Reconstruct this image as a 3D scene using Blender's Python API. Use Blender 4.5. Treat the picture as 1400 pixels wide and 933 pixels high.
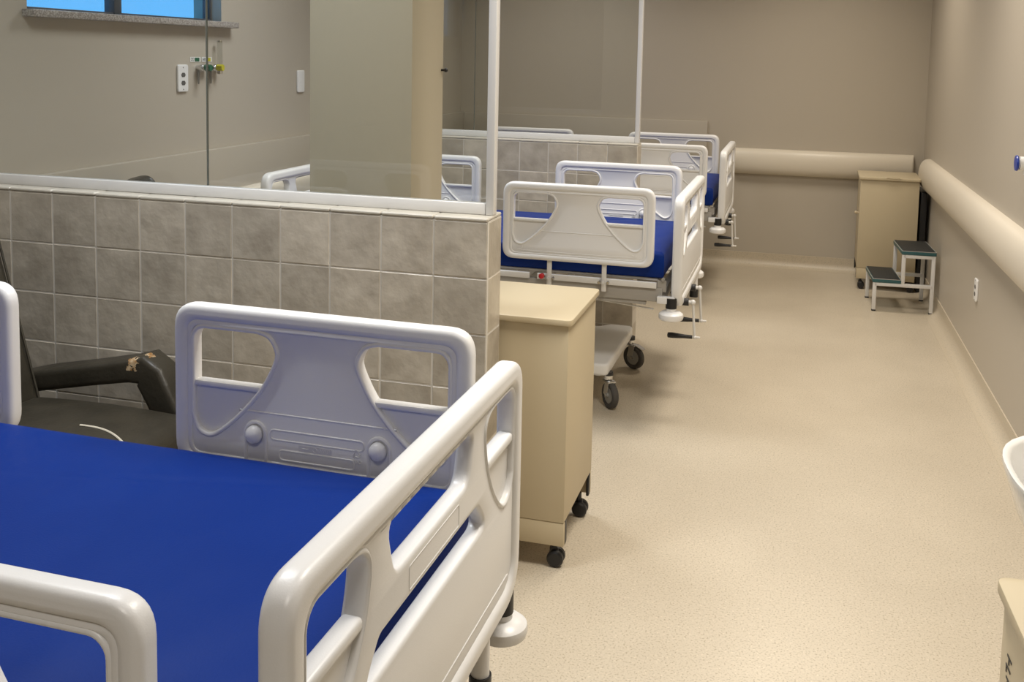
import bpy, bmesh, math, random
from mathutils import Vector, Matrix, noise
from mathutils.geometry import tessellate_polygon
random.seed(7)
for o in list(bpy.data.objects):
    bpy.data.objects.remove(o)
S = bpy.context.scene
COL = S.collection
PI = math.pi

# ------------------------------------------------------------------ camera
T = 0.165                       # wall tile pitch, metres
CAM = Vector((5.0568 * T, -16.4124 * T, 9.5 * T))
yaw, pitch, roll = 0.2763, 0.0935, 0.0194
fwd = Vector((-math.sin(yaw) * math.cos(pitch), math.cos(yaw) * math.cos(pitch), -math.sin(pitch)))
rt = Vector((math.cos(yaw), math.sin(yaw), 0)); up = rt.cross(fwd)
r2 = rt * math.cos(roll) + up * math.sin(roll); u2 = -rt * math.sin(roll) + up * math.cos(roll)
cd = bpy.data.cameras.new('camera'); cam = bpy.data.objects.new('camera', cd); COL.objects.link(cam)
cam.matrix_world = Matrix(((r2.x, u2.x, -fwd.x, CAM.x), (r2.y, u2.y, -fwd.y, CAM.y), (r2.z, u2.z, -fwd.z, CAM.z), (0, 0, 0, 1)))
cd.sensor_width = 36; cd.sensor_fit = 'HORIZONTAL'; cd.lens = 1374.67 / 1400 * 36
cd.shift_y = (204.755 - 466.5) / 1400; cd.clip_start = 0.05
S.camera = cam

# ------------------------------------------------------------------ world, exposure, large lights
W = bpy.data.worlds.new('world'); S.world = W; W.use_nodes = True
W.node_tree.nodes['Background'].inputs[0].default_value = (0.62, 0.80, 1.0, 1)
W.node_tree.nodes['Background'].inputs[1].default_value = 0.9
S.view_settings.view_transform = 'Standard'; S.view_settings.look = 'None'
S.view_settings.gamma = 1; S.view_settings.use_curve_mapping = False
S.view_settings.exposure = 0.40
XL, XR, YB, YF, ZC = -1.83, 1.73, 5.12, -6.6, 2.75
LAMPS = [  # x, y, w, l, watts, colour
    (0.95, -0.35, 0.60, 0.60, 24, (1.0, 0.94, 0.85)),
    (0.95, 1.9, 0.60, 0.60, 19, (1.0, 0.92, 0.81)),
    (0.95, 3.9, 0.60, 0.60, 13, (1.0, 0.90, 0.76)),
    (-0.75, -0.75, 0.60, 0.60, 17, (0.91, 0.95, 1.0)),
    (-0.85, 1.5, 0.60, 0.60, 15, (0.93, 0.96, 1.0)),
    (-0.85, 4.0, 0.60, 0.60, 10, (1.0, 0.96, 0.90)),
    (0.60, -3.1, 0.60, 0.60, 12, (1.0, 0.94, 0.86)),
]

# ------------------------------------------------------------------ materials
def mat(name, col, rough=0.5, spec=0.5, metal=0, coat=0, bump=None, vary=None, emit=None):
    m = bpy.data.materials.new(name); m.use_nodes = True
    N = m.node_tree.nodes; L = m.node_tree.links; b = N['Principled BSDF']
    b.inputs['Base Color'].default_value = (*col, 1); b.inputs['Roughness'].default_value = rough
    b.inputs['Metallic'].default_value = metal; b.inputs['Specular IOR Level'].default_value = spec
    b.inputs['Coat Weight'].default_value = coat
    tc = N.new('ShaderNodeTexCoord')
    if vary:
        sc, col2, lo, hi, det = vary
        n = N.new('ShaderNodeTexNoise'); n.inputs['Scale'].default_value = sc; n.inputs['Detail'].default_value = det
        r = N.new('ShaderNodeValToRGB'); r.color_ramp.elements[0].position = lo; r.color_ramp.elements[1].position = hi
        r.color_ramp.elements[0].color = (*col2, 1); r.color_ramp.elements[1].color = (*col, 1)
        L.new(tc.outputs['Object'], n.inputs['Vector']); L.new(n.outputs['Fac'], r.inputs['Fac'])
        L.new(r.outputs['Color'], b.inputs['Base Color'])
    if bump:
        sc, st, det = bump
        n = N.new('ShaderNodeTexNoise'); n.inputs['Scale'].default_value = sc; n.inputs['Detail'].default_value = det
        bp = N.new('ShaderNodeBump'); bp.inputs['Strength'].default_value = st; bp.inputs['Distance'].default_value = 0.01
        L.new(tc.outputs['Object'], n.inputs['Vector']); L.new(n.outputs['Fac'], bp.inputs['Height'])
        L.new(bp.outputs['Normal'], b.inputs['Normal'])
    if emit:
        b.inputs['Emission Color'].default_value = (*emit[0], 1); b.inputs['Emission Strength'].default_value = emit[1]
    return m

M = {}
M['wall'] = mat('wall_paint', (0.475, 0.425, 0.35), 0.42, 0.45, bump=(9, 0.03, 3))
M['panel'] = mat('wall_panel', (0.44, 0.395, 0.325), 0.40, 0.45)
M['ceiling'] = mat('ceiling_paint', (0.66, 0.64, 0.61), 0.8, 0.2)
M['pillar'] = mat('pillar_paint', (0.475, 0.415, 0.315), 0.5, 0.4, bump=(12, 0.03, 3))
M['bumper'] = mat('bumper_vinyl', (0.69, 0.625, 0.515), 0.38, 0.5, bump=(300, 0.04, 2))
M['plastic'] = mat('white_plastic', (0.80, 0.795, 0.785), 0.33, 0.5, bump=(420, 0.035, 2))
M['paint'] = mat('white_painted_steel', (0.72, 0.71, 0.69), 0.35, 0.5)
M['grey'] = mat('grey_painted_steel', (0.34, 0.32, 0.29), 0.4, 0.5)
M['alu'] = mat('white_aluminium', (0.70, 0.69, 0.67), 0.35, 0.5)
M['chrome'] = mat('chrome', (0.7, 0.7, 0.7), 0.2, 0.5, metal=1)
M['black'] = mat('black_plastic', (0.012, 0.012, 0.013), 0.4, 0.5)
M['rubber'] = mat('grey_rubber', (0.07, 0.065, 0.06), 0.6, 0.4)
M['hub'] = mat('grey_hub', (0.30, 0.29, 0.27), 0.4, 0.5)
M['red'] = mat('red_plastic', (0.50, 0.015, 0.02), 0.35, 0.5)
M['blue'] = mat('blue_vinyl', (0.0, 0.022, 0.185), 0.48, 0.16, bump=(260, 0.05, 3))
M['cabinet'] = mat('beige_laminate', (0.54, 0.455, 0.305), 0.42, 0.45, bump=(500, 0.03, 2))
M['leather'] = mat('dark_olive_leather', (0.050, 0.043, 0.030), 0.42, 0.5, bump=(55, 0.16, 4), vary=(6, (0.030, 0.026, 0.018), 0.35, 0.65, 4))
M['foam'] = mat('torn_lining', (0.60, 0.46, 0.30), 0.8, 0.2, vary=(90, (0.42, 0.22, 0.09), 0.4, 0.6, 4))
M['lining'] = mat('torn_lining_pale', (0.62, 0.57, 0.46), 0.8, 0.2)
M['grout'] = mat('grout', (0.62, 0.58, 0.51), 0.8, 0.2)
M['cap'] = mat('cap_tile', (0.57, 0.53, 0.45), 0.32, 0.5, vary=(9, (0.50, 0.47, 0.40), 0.35, 0.7, 4))
M['teal'] = mat('teal_edge', (0.030, 0.105, 0.115), 0.4, 0.5)
M['tread'] = mat('black_rubber_tread', (0.022, 0.024, 0.024), 0.55, 0.4, bump=(600, 0.3, 2))
M['ceramic'] = mat('white_ceramic', (0.76, 0.75, 0.72), 0.12, 0.6, coat=0.4)
M['granite'] = mat('granite', (0.46, 0.43, 0.39), 0.35, 0.5, vary=(180, (0.24, 0.21, 0.19), 0.42, 0.6, 5))
M['frame_dark'] = mat('dark_window_frame', (0.06, 0.07, 0.085), 0.4, 0.5)
M['outlet'] = mat('white_outlet', (0.80, 0.79, 0.77), 0.35, 0.5)
M['hole'] = mat('dark_hole', (0.10, 0.095, 0.09), 0.6, 0.3)
M['green'] = mat('green_mark', (0.008, 0.11, 0.055), 0.4, 0.5)
M['yellow'] = mat('yellow_mark', (0.52, 0.47, 0.03), 0.4, 0.5)
M['bluecap'] = mat('blue_cap', (0.01, 0.04, 0.32), 0.35, 0.5)
M['ink'] = mat('black_ink', (0.03, 0.03, 0.03), 0.5, 0.3)
M['white_label'] = mat('white_label', (0.78, 0.78, 0.76), 0.4, 0.4)

def worn_leather():
    m = M['leather'].copy(); m.name = 'cracked_arm_leather'; N = m.node_tree.nodes; L = m.node_tree.links; b = N['Principled BSDF']
    src = b.inputs['Base Color'].links[0].from_socket; tc = N.new('ShaderNodeTexCoord')
    def mask(c, r):
        d = N.new('ShaderNodeVectorMath'); d.operation = 'DISTANCE'; d.inputs[1].default_value = c; L.new(tc.outputs['Object'], d.inputs[0])
        q = N.new('ShaderNodeMapRange'); q.inputs[1].default_value = 0; q.inputs[2].default_value = r; q.inputs[3].default_value = 0.42; q.inputs[4].default_value = -0.25
        L.new(d.outputs['Value'], q.inputs[0]); return q.outputs[0]
    mx = N.new('ShaderNodeMath'); mx.operation = 'MAXIMUM'; L.new(mask((0.045, 0.268, 0.612), 0.055), mx.inputs[0]); L.new(mask((0.085, 0.30, 0.632), 0.036), mx.inputs[1])
    n = N.new('ShaderNodeTexNoise'); n.inputs['Scale'].default_value = 75; n.inputs['Detail'].default_value = 5; L.new(tc.outputs['Object'], n.inputs['Vector'])
    ad = N.new('ShaderNodeMath'); ad.operation = 'ADD'; L.new(mx.outputs[0], ad.inputs[0]); L.new(n.outputs['Fac'], ad.inputs[1])
    th = N.new('ShaderNodeMath'); th.operation = 'GREATER_THAN'; th.inputs[1].default_value = 0.70; L.new(ad.outputs[0], th.inputs[0])
    r = N.new('ShaderNodeValToRGB'); r.color_ramp.elements[0].color = (0.32, 0.16, 0.05, 1); r.color_ramp.elements[1].color = (0.60, 0.47, 0.30, 1)
    r.color_ramp.elements[0].position = 0.35; r.color_ramp.elements[1].position = 0.6
    n2 = N.new('ShaderNodeTexNoise'); n2.inputs['Scale'].default_value = 60; L.new(tc.outputs['Object'], n2.inputs['Vector']); L.new(n2.outputs['Fac'], r.inputs[0])
    x = N.new('ShaderNodeMix'); x.data_type = 'RGBA'; L.new(th.outputs[0], x.inputs[0]); L.new(src, x.inputs[6]); L.new(r.outputs[0], x.inputs[7]); L.new(x.outputs[2], b.inputs['Base Color'])
    return m
M['arm_leather'] = worn_leather()
def glassmat(name, tint, refl_ior=1.5, rough=0.0, gloss=(1, 1, 1)):
    m = bpy.data.materials.new(name); m.use_nodes = True; N = m.node_tree.nodes; L = m.node_tree.links; N.clear()
    out = N.new('ShaderNodeOutputMaterial'); mx = N.new('ShaderNodeMixShader'); t = N.new('ShaderNodeBsdfTransparent')
    g = N.new('ShaderNodeBsdfGlossy'); f = N.new('ShaderNodeFresnel'); ge = N.new('ShaderNodeNewGeometry'); mi = N.new('ShaderNodeMapRange')
    mi.inputs[3].default_value = refl_ior; mi.inputs[4].default_value = 1 / refl_ior; L.new(ge.outputs['Backfacing'], mi.inputs[0]); L.new(mi.outputs[0], f.inputs['IOR'])
    t.inputs['Color'].default_value = (*tint, 1); g.inputs['Roughness'].default_value = rough; g.inputs['Color'].default_value = (*gloss, 1)
    L.new(f.outputs[0], mx.inputs[0]); L.new(t.outputs[0], mx.inputs[1]); L.new(g.outputs[0], mx.inputs[2]); L.new(mx.outputs[0], out.inputs[0])
    return m
M['glass'] = glassmat('clear_glass', (0.945, 0.955, 0.945), 1.38)
M['glass_edge'] = mat('glass_edge', (0.13, 0.14, 0.125), 0.2, 0.5)
M['window_glass'] = glassmat('blue_film_glass', (0.45, 0.78, 1.0), 1.2)
M['tube'] = glassmat('flow_tube', (0.86, 0.87, 0.86), 1.3)

# floor: beige speckled sheet vinyl
def floor_material():
    m = bpy.data.materials.new('speckled_vinyl'); m.use_nodes = True; N = m.node_tree.nodes; L = m.node_tree.links; b = N['Principled BSDF']
    tc = N.new('ShaderNodeTexCoord')
    def nz(scale, det):
        n = N.new('ShaderNodeTexNoise'); n.inputs['Scale'].default_value = scale; n.inputs['Detail'].default_value = det
        L.new(tc.outputs['Object'], n.inputs['Vector']); return n
    def ramp(src, a, ca, c, cc):
        r = N.new('ShaderNodeValToRGB'); e = r.color_ramp.elements; e[0].position = a; e[1].position = c
        e[0].color = (*ca, 1); e[1].color = (*cc, 1); L.new(src, r.inputs[0]); return r
    big = ramp(nz(1.7, 5).outputs['Fac'], 0.30, (0.515, 0.445, 0.34), 0.75, (0.585, 0.51, 0.395))
    sp = ramp(nz(170, 3).outputs['Fac'], 0.30, (0.62, 0.60, 0.55), 0.47, (1, 1, 1))
    lt = ramp(nz(120, 2).outputs['Fac'], 0.60, (1, 1, 1), 0.72, (1.18, 1.18, 1.2))
    spot = ramp(nz(6.5, 2).outputs['Fac'], 0.205, (0.55, 0.50, 0.42), 0.235, (1, 1, 1))
    def mul(a, c):
        x = N.new('ShaderNodeMix'); x.data_type = 'RGBA'; x.blend_type = 'MULTIPLY'; x.inputs[0].default_value = 1
        L.new(a, x.inputs[6]); L.new(c, x.inputs[7]); return x.outputs[2]
    L.new(mul(mul(mul(big.outputs[0], sp.outputs[0]), lt.outputs[0]), spot.outputs[0]), b.inputs['Base Color'])
    rr = ramp(nz(3, 4).outputs['Fac'], 0.3, (0.30,) * 3, 0.7, (0.42,) * 3); L.new(rr.outputs[0], b.inputs['Roughness'])
    b.inputs['Specular IOR Level'].default_value = 0.45
    bp = N.new('ShaderNodeBump'); bp.inputs['Strength'].default_value = 0.05; bp.inputs['Distance'].default_value = 0.01
    L.new(nz(240, 2).outputs['Fac'], bp.inputs['Height']); L.new(bp.outputs[0], b.inputs['Normal'])
    return m
M['floor'] = floor_material()
M['cove'] = mat('cove_vinyl', (0.55, 0.475, 0.36), 0.38, 0.45, vary=(170, (0.40, 0.355, 0.275), 0.30, 0.47, 3))

def tile_material(name, a, c):
    m = bpy.data.materials.new(name); m.use_nodes = True; N = m.node_tree.nodes; L = m.node_tree.links; b = N['Principled BSDF']
    tc = N.new('ShaderNodeTexCoord'); oi = N.new('ShaderNodeObjectInfo')
    ad = N.new('ShaderNodeVectorMath'); ad.operation = 'MULTIPLY_ADD'; ad.inputs[1].default_value = (1, 1, 1)
    cx = N.new('ShaderNodeCombineXYZ'); ml = N.new('ShaderNodeMath'); ml.operation = 'MULTIPLY'; ml.inputs[1].default_value = 37
    L.new(oi.outputs['Random'], ml.inputs[0]); L.new(ml.outputs[0], cx.inputs[0]); L.new(ml.outputs[0], cx.inputs[2])
    L.new(tc.outputs['Object'], ad.inputs[0]); L.new(cx.outputs[0], ad.inputs[2])
    n = N.new('ShaderNodeTexNoise'); n.inputs['Scale'].default_value = 9; n.inputs['Detail'].default_value = 6; n.inputs['Roughness'].default_value = 0.55
    L.new(ad.outputs[0], n.inputs['Vector'])
    r = N.new('ShaderNodeValToRGB'); e = r.color_ramp.elements; e[0].position = 0.28; e[1].position = 0.72; e[0].color = (*a, 1); e[1].color = (*c, 1)
    L.new(n.outputs['Fac'], r.inputs[0])
    hv = N.new('ShaderNodeHueSaturation'); mr = N.new('ShaderNodeMapRange'); mr.inputs[3].default_value = 0.84; mr.inputs[4].default_value = 1.12
    L.new(oi.outputs['Random'], mr.inputs[0]); L.new(mr.outputs[0], hv.inputs['Value']); L.new(r.outputs[0], hv.inputs['Color'])
    L.new(hv.outputs[0], b.inputs['Base Color'])
    b.inputs['Roughness'].default_value = 0.33; b.inputs['Specular IOR Level'].default_value = 0.45
    n2 = N.new('ShaderNodeTexNoise'); n2.inputs['Scale'].default_value = 14; n2.inputs['Detail'].default_value = 4; L.new(ad.outputs[0], n2.inputs['Vector'])
    bp = N.new('ShaderNodeBump'); bp.inputs['Strength'].default_value = 0.38; bp.inputs['Distance'].default_value = 0.012
    L.new(n2.outputs['Fac'], bp.inputs['Height']); L.new(bp.outputs[0], b.inputs['Normal'])
    return m
M['tile'] = tile_material('taupe_stone_tile', (0.36, 0.315, 0.25), (0.56, 0.505, 0.415))

# ------------------------------------------------------------------ mesh helpers
def finish(bm, name, material, parent=None, smooth=True, angle=35):
    bmesh.ops.remove_doubles(bm, verts=bm.verts, dist=1e-6)
    bmesh.ops.recalc_face_normals(bm, faces=bm.faces)
    me = bpy.data.meshes.new(name); bm.to_mesh(me); bm.free()
    if smooth:
        me.polygons.foreach_set('use_smooth', [True] * len(me.polygons)); me.set_sharp_from_angle(angle=math.radians(angle))
    me.materials.append(M[material] if isinstance(material, str) else material)
    o = bpy.data.objects.new(name, me); COL.objects.link(o)
    if parent: o.parent = parent
    return o
def box(bm, c, s, bev=0.0, seg=2, rot=None):
    r = bmesh.ops.create_cube(bm, size=1); vs = r['verts']
    bmesh.ops.scale(bm, vec=s, verts=vs)
    if bev:
        es = {e for v in vs for e in v.link_edges}
        rb = bmesh.ops.bevel(bm, geom=list(es), offset=bev, segments=seg, affect='EDGES', profile=0.5)
        vs = list({v for v in rb['verts']} | {v for v in vs if v.is_valid})
    if rot: bmesh.ops.rotate(bm, cent=(0, 0, 0), matrix=rot, verts=vs)
    bmesh.ops.translate(bm, vec=c, verts=vs); return vs
def cyl(bm, p0, p1, r0, r1=None, n=20, cap=True):
    p0 = Vector(p0); p1 = Vector(p1); d = p1 - p0; r1 = r0 if r1 is None else r1
    q = d.to_track_quat('Z', 'Y').to_matrix().to_4x4(); q.translation = (p0 + p1) / 2
    return bmesh.ops.create_cone(bm, cap_ends=cap, segments=n, radius1=r0, radius2=r1, depth=d.length, matrix=q)['verts']
def sphere(bm, c, r, sc=(1, 1, 1), u=16, v=10):
    vs = bmesh.ops.create_uvsphere(bm, u_segments=u, v_segments=v, radius=r)['verts']
    bmesh.ops.scale(bm, vec=sc, verts=vs); bmesh.ops.translate(bm, vec=c, verts=vs); return vs
def lathe(bm, prof, c=(0, 0, 0), axis='Z', n=28):
    rings = []
    for r, z in prof:
        ring = []
        for k in range(n):
            a = 2 * PI * k / n; x, y = r * math.cos(a), r * math.sin(a)
            p = {'Z': (x, y, z), 'X': (z, x, y), 'Y': (y, z, x)}[axis]
            ring.append(bm.verts.new((p[0] + c[0], p[1] + c[1], p[2] + c[2])))
        rings.append(ring)
    for a, b in zip(rings, rings[1:]):
        for k in range(n): bm.faces.new((a[k], a[(k + 1) % n], b[(k + 1) % n], b[k]))
    if prof[0][0] > 1e-5: bm.faces.new(rings[0])
    if prof[-1][0] > 1e-5: bm.faces.new(rings[-1])
def tube(bm, pts, r, n=10, closed=False, ry=None, upv=(0, 0, 1)):
    pts = [Vector(p) for p in pts]; m = len(pts); rings = []; ry = r if ry is None else ry
    for i, p in enumerate(pts):
        a = pts[(i - 1) % m] if (closed or i > 0) else p; b = pts[(i + 1) % m] if (closed or i < m - 1) else p
        t = (b - a).normalized(); s = t.cross(Vector(upv))
        if s.length < 1e-4: s = t.cross(Vector((1, 0, 0)))
        s.normalize(); w = s.cross(t)
        rings.append([bm.verts.new(p + s * (r * math.cos(2 * PI * k / n)) + w * (ry * math.sin(2 * PI * k / n))) for k in range(n)])
    for i in range(m if closed else m - 1):
        A, B = rings[i], rings[(i + 1) % m]
        for k in range(n): bm.faces.new((A[k], A[(k + 1) % n], B[(k + 1) % n], B[k]))
    if not closed: bm.faces.new(rings[0]); bm.faces.new(rings[-1])
def fillet(pts, rad, seg=6):
    out = []; n = len(pts)
    for i in range(n):
        p = Vector(pts[i]); a = Vector(pts[i - 1]); b = Vector(pts[(i + 1) % n]); r = rad[i] if isinstance(rad, (list, tuple)) else rad
        if r <= 0: out.append(p); continue
        da = (a - p).normalized(); db = (b - p).normalized(); ang = da.angle(db); d = r / math.tan(ang / 2)
        d = min(d, (a - p).length * 0.49, (b - p).length * 0.49); p0 = p + da * d; p1 = p + db * d
        for k in range(seg + 1):
            t = k / seg; out.append(p0 * (1 - t) ** 2 * 1.0 + p * (2 * t * (1 - t)) * 1.0 + p1 * t * t)
    return [(q[0], q[1]) for q in out]
def catmull(pts, seg=4):
    out = []; P = [Vector(p) for p in pts]
    for i in range(len(P) - 1):
        a = P[max(i - 1, 0)]; b = P[i]; c = P[i + 1]; d = P[min(i + 2, len(P) - 1)]
        for k in range(seg):
            t = k / seg
            out.append(0.5 * ((2 * b) + (c - a) * t + (2 * a - 5 * b + 4 * c - d) * t * t + (3 * b - a - 3 * c + d) * t ** 3))
    out.append(P[-1]); return out
def area(l): return 0.5 * sum(l[i - 1][0] * l[i][1] - l[i][0] * l[i - 1][1] for i in range(len(l)))
def offset(l, d):      # inwards for CCW loops
    n = len(l); out = []
    for i in range(n):
        a = Vector(l[i - 1]); p = Vector(l[i]); b = Vector(l[(i + 1) % n])
        e0 = (p - a).normalized(); e1 = (b - p).normalized(); n0 = Vector((-e0.y, e0.x)); n1 = Vector((-e1.y, e1.x))
        m = n0 + n1
        if m.length < 1e-6: m = n0
        m.normalize(); k = max(m.dot(n0), 0.5); out.append((p.x + m.x * d / k, p.y + m.y * d / k))
    return out
def dedupe(l):
    out = []
    for q in l:
        if not out or (Vector(q) - Vector(out[-1])).length > 4e-4: out.append((q[0], q[1]))
    if (Vector(out[0]) - Vector(out[-1])).length < 4e-4: out.pop()
    return out
def plate(bm, loops, half, bev, seg, place):
    """slab with rounded rims from one outer loop and holes; place(u, v, w) -> 3D"""
    L = []
    for i, l in enumerate(loops):
        l = dedupe(l)
        if (area(l) > 0) != (i == 0): l = l[::-1]
        L.append(l)
    prof = [(bev * (1 - math.sin(a)), half - bev + bev * math.cos(a)) for a in [PI / 2 * k / seg for k in range(seg + 1)]]
    prof = prof[:]            # from inset bev at top (a=0) to rim
    full = prof + [(d, -w) for d, w in reversed(prof)]
    caps = {}
    for l in L:
        rings = []
        for d, w in full:
            rings.append([bm.verts.new(place(u, v, w)) for u, v in offset(l, d)])
        n = len(l)
        for A, B in zip(rings, rings[1:]):
            for k in range(n): bm.faces.new((A[k], A[(k + 1) % n], B[(k + 1) % n], B[k]))
        caps.setdefault('t', []).append((offset(l, bev), rings[0])); caps.setdefault('b', []).append((offset(l, bev), rings[-1]))
    for key in caps:
        flat = [v for _, r in caps[key] for v in r]
        for tri in tessellate_polygon([[Vector((u, v, 0)) for u, v in lp] for lp, _ in caps[key]]):
            try: bm.faces.new([flat[i] for i in tri])
            except ValueError: pass
def rrect(x0, y0, x1, y1, r, seg=7): return fillet([(x0, y0), (x1, y0), (x1, y1), (x0, y1)], r, seg)
def empty(name, loc=(0, 0, 0), rz=0):
    o = bpy.data.objects.new(name, None); COL.objects.link(o); o.location = loc; o.rotation_euler = (0, 0, rz); o.empty_display_size = 0.1; return o
def tag(o, label, cat, group=None, kind=None):
    if label: o['label'] = label
    if cat: o['category'] = cat
    if group: o['group'] = group
    if kind: o['kind'] = kind
    return o
def struct(o, label=None): o['kind'] = 'structure'; o['label'] = label or o.name; return o
def kids(o): return [c for c in bpy.data.objects if c.parent == o]
def dup(o, parent=None):
    c = o.copy(); COL.objects.link(c); c.parent = parent
    for k in kids(o): dup(k, c)
    return c
def simple(name, parts, material, parent=None, **k):
    bm = bmesh.new()
    for f in parts: f(bm)
    return finish(bm, name, material, parent, **k)
def text_mesh(txt, size, name, material, parent, mw, depth=0.0008):
    c = bpy.data.curves.new('t', 'FONT'); c.body = txt; c.size = size; c.align_x = 'CENTER'; c.align_y = 'CENTER'; c.extrude = depth
    t = bpy.data.objects.new('t', c); COL.objects.link(t); bpy.context.view_layer.update()
    me = bpy.data.meshes.new_from_object(t.evaluated_get(bpy.context.evaluated_depsgraph_get())); bpy.data.objects.remove(t)
    me.transform(mw); me.materials.clear(); me.materials.append(M[material]); me.name = name
    o = bpy.data.objects.new(name, me); COL.objects.link(o); o.parent = parent; return o

# ------------------------------------------------------------------ room shell
th = 0.15
def slab(name, x0, x1, y0, y1, z0, z1, m): return struct(simple(name, [lambda b: box(b, ((x0 + x1) / 2, (y0 + y1) / 2, (z0 + z1) / 2), (x1 - x0, y1 - y0, z1 - z0))], m, smooth=False))
slab('floor', XL - th, XR + th, YF - th, YB + th, -0.1, 0, 'floor')['label'] = 'beige speckled vinyl floor'
slab('ceiling', XL - th, XR + th, YF - th, YB + th, ZC, ZC + 0.1, 'ceiling')
slab('wall_right', XR, XR + th, YF - th, YB + th, 0, ZC, 'wall')
slab('wall_back', XL - th, XR, YB, YB + th, 0, ZC, 'wall')
slab('wall_front', XL - th, XR, YF - th, YF, 0, ZC, 'wall')
WY0, WY1, WZ0, WZ1 = 0.30, 1.56, 1.70, 2.35
def left_wall(bm):
    for (y0, y1, z0, z1) in ((YF, WY0, 0, ZC), (WY1, YB, 0, ZC), (WY0, WY1, 0, WZ0), (WY0, WY1, WZ1, ZC)):
        box(bm, (XL - th / 2, (y0 + y1) / 2, (z0 + z1) / 2), (th, y1 - y0, z1 - z0))
struct(simple('wall_left', [left_wall], 'wall', smooth=False))
# coved skirting: floor sheet turned up the wall
def cove(name, a, b, nrm):
    a = Vector(a); b = Vector(b); nrm = Vector(nrm); H = 0.10; R = 0.055; prof = [(0.0, H), (0.006, H), (0.006, R)]
    for k in range(1, 9):
        t = PI / 2 * k / 8; prof.append((0.006 + R - R * math.cos(t), R - R * math.sin(t) + 0.0012))
    prof += [(0.075, 0.0008), (0.075, 0), (0, 0)]
    bm = bmesh.new(); rings = [[bm.verts.new(e + nrm * d + Vector((0, 0, z))) for d, z in prof] for e in (a, b)]
    n = len(prof)
    for k in range(n): bm.faces.new((rings[0][k], rings[0][(k + 1) % n], rings[1][(k + 1) % n], rings[1][k]))
    bm.faces.new(rings[0]); bm.faces.new(rings[1])
    return struct(finish(bm, name, 'cove', angle=40))
cove('baseboard_right', (XR, YF, 0), (XR, YB, 0), (-1, 0, 0)); cove('baseboard_back', (XL, YB, 0), (XR, YB, 0), (0, -1, 0))
cove('baseboard_left', (XL, YF, 0), (XL, YB, 0), (1, 0, 0))
# flat protection panels
def panel(name, x0, x1, y0, y1, z0, z1): return struct(simple(name, [lambda b: box(b, ((x0 + x1) / 2, (y0 + y1) / 2, (z0 + z1) / 2), (x1 - x0, y1 - y0, z1 - z0), 0.004)], 'panel'))
panel('trim_1', XL, XL + 0.034, YF, YB, 0.55, 1.10)['label'] = 'flat beige protection panel along left wall'
panel('trim_2', XL + 0.034, 0.175, YB - 0.022, YB, 0.45, 1.095)['label'] = 'flat beige protection panel on back wall'
# padded wall bumpers
def bumper(name, label, a, b, nrm, z0=0.705, z1=0.912, bulge=0.075):
    a = Vector(a); b = Vector(b); nrm = Vector(nrm); n = 18; d = (b - a).normalized(); bm = bmesh.new(); rings = []
    stations = [(0, 0.80), (0.006, 0.93), (0.016, 1.0)]; Lg = (b - a).length
    st = stations + [(Lg - s, k) for s, k in reversed(stations)]
    for s, k in st:
        ring = []
        for i in range(n + 1):
            t = PI * i / n; zc = (z0 + z1) / 2; w = abs(math.sin(t)) ** 0.62 * bulge * k; hz = (z1 - z0) / 2
            ring.append(bm.verts.new(a + d * s + nrm * (w + 0.001) + Vector((0, 0, zc - hz * math.cos(t)))))
        rings.append(ring)
    for A, B in zip(rings, rings[1:]):
        for i in range(n): bm.faces.new((A[i], A[i + 1], B[i + 1], B[i]))
        bm.faces.new((A[n], A[0], B[0], B[n]))
    bm.faces.new(rings[0]); bm.faces.new(rings[-1])
    o = finish(bm, name, 'bumper', angle=50)
    return tag(o, label, 'wall bumper')
bumper('wall_bumper', 'long cream padded bumper rail running along the right wall', (XR, -0.2, 0), (XR, 4.72, 0), (-1, 0, 0))
bumper('wall_bumper', 'cream padded bumper rail on the back wall behind the far cabinet', (0.375, YB, 0), (1.66, YB, 0), (0, -1, 0), 0.705, 0.90)
bumper('wall_bumper', 'cream padded bumper rail on the left wall behind the bed heads', (XL + 0.034, 0.5, 0), (XL + 0.034, 4.9, 0), (1, 0, 0), 0.705, 0.895, 0.06)

# window in the left wall
w1 = empty('window_1', (XL - 0.075, (WY0 + WY1) / 2, WZ0)); struct(w1, 'high window with blue film glass and dark frame')
def wbox(name, y0, y1, z0, z1, m, d=0.04, x=0): return simple(name, [lambda b: box(b, (x, (y0 + y1) / 2 - (WY0 + WY1) / 2, (z0 + z1) / 2 - WZ0), (d, y1 - y0, z1 - z0), 0.003)], m, w1)
simple('window_frame', [lambda b: [box(b, (0, (y0 + y1) / 2 - 0.93, (z0 + z1) / 2 - WZ0), (0.04, y1 - y0, z1 - z0), 0.003) for y0, y1, z0, z1 in
        ((WY0, WY1, WZ0, WZ0 + 0.012), (WY0, WY1, WZ1 - 0.03, WZ1), (WY0, WY0 + 0.012, WZ0, WZ1), (WY1 - 0.012, WY1, WZ0, WZ1))]], 'frame_dark', w1)
wbox('mullion', 0.845, 0.892, WZ0, WZ1, 'frame_dark', 0.05)
wbox('pane', WY0 + 0.010, 0.850, WZ0 + 0.01, WZ1 - 0.02, 'window_glass', 0.006); wbox('pane', 0.887, WY1 - 0.01, WZ0 + 0.01, WZ1 - 0.02, 'window_glass', 0.006, 0.012)
o = simple('window_sill', [lambda b: box(b, (XL - 0.02, 0.957, WZ0 - 0.014), (0.14, 1.364, 0.028), 0.004)], 'granite'); o.parent = None
struct(o, 'speckled grey granite sill under the high window'); o.name = 'trim_3'

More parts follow.
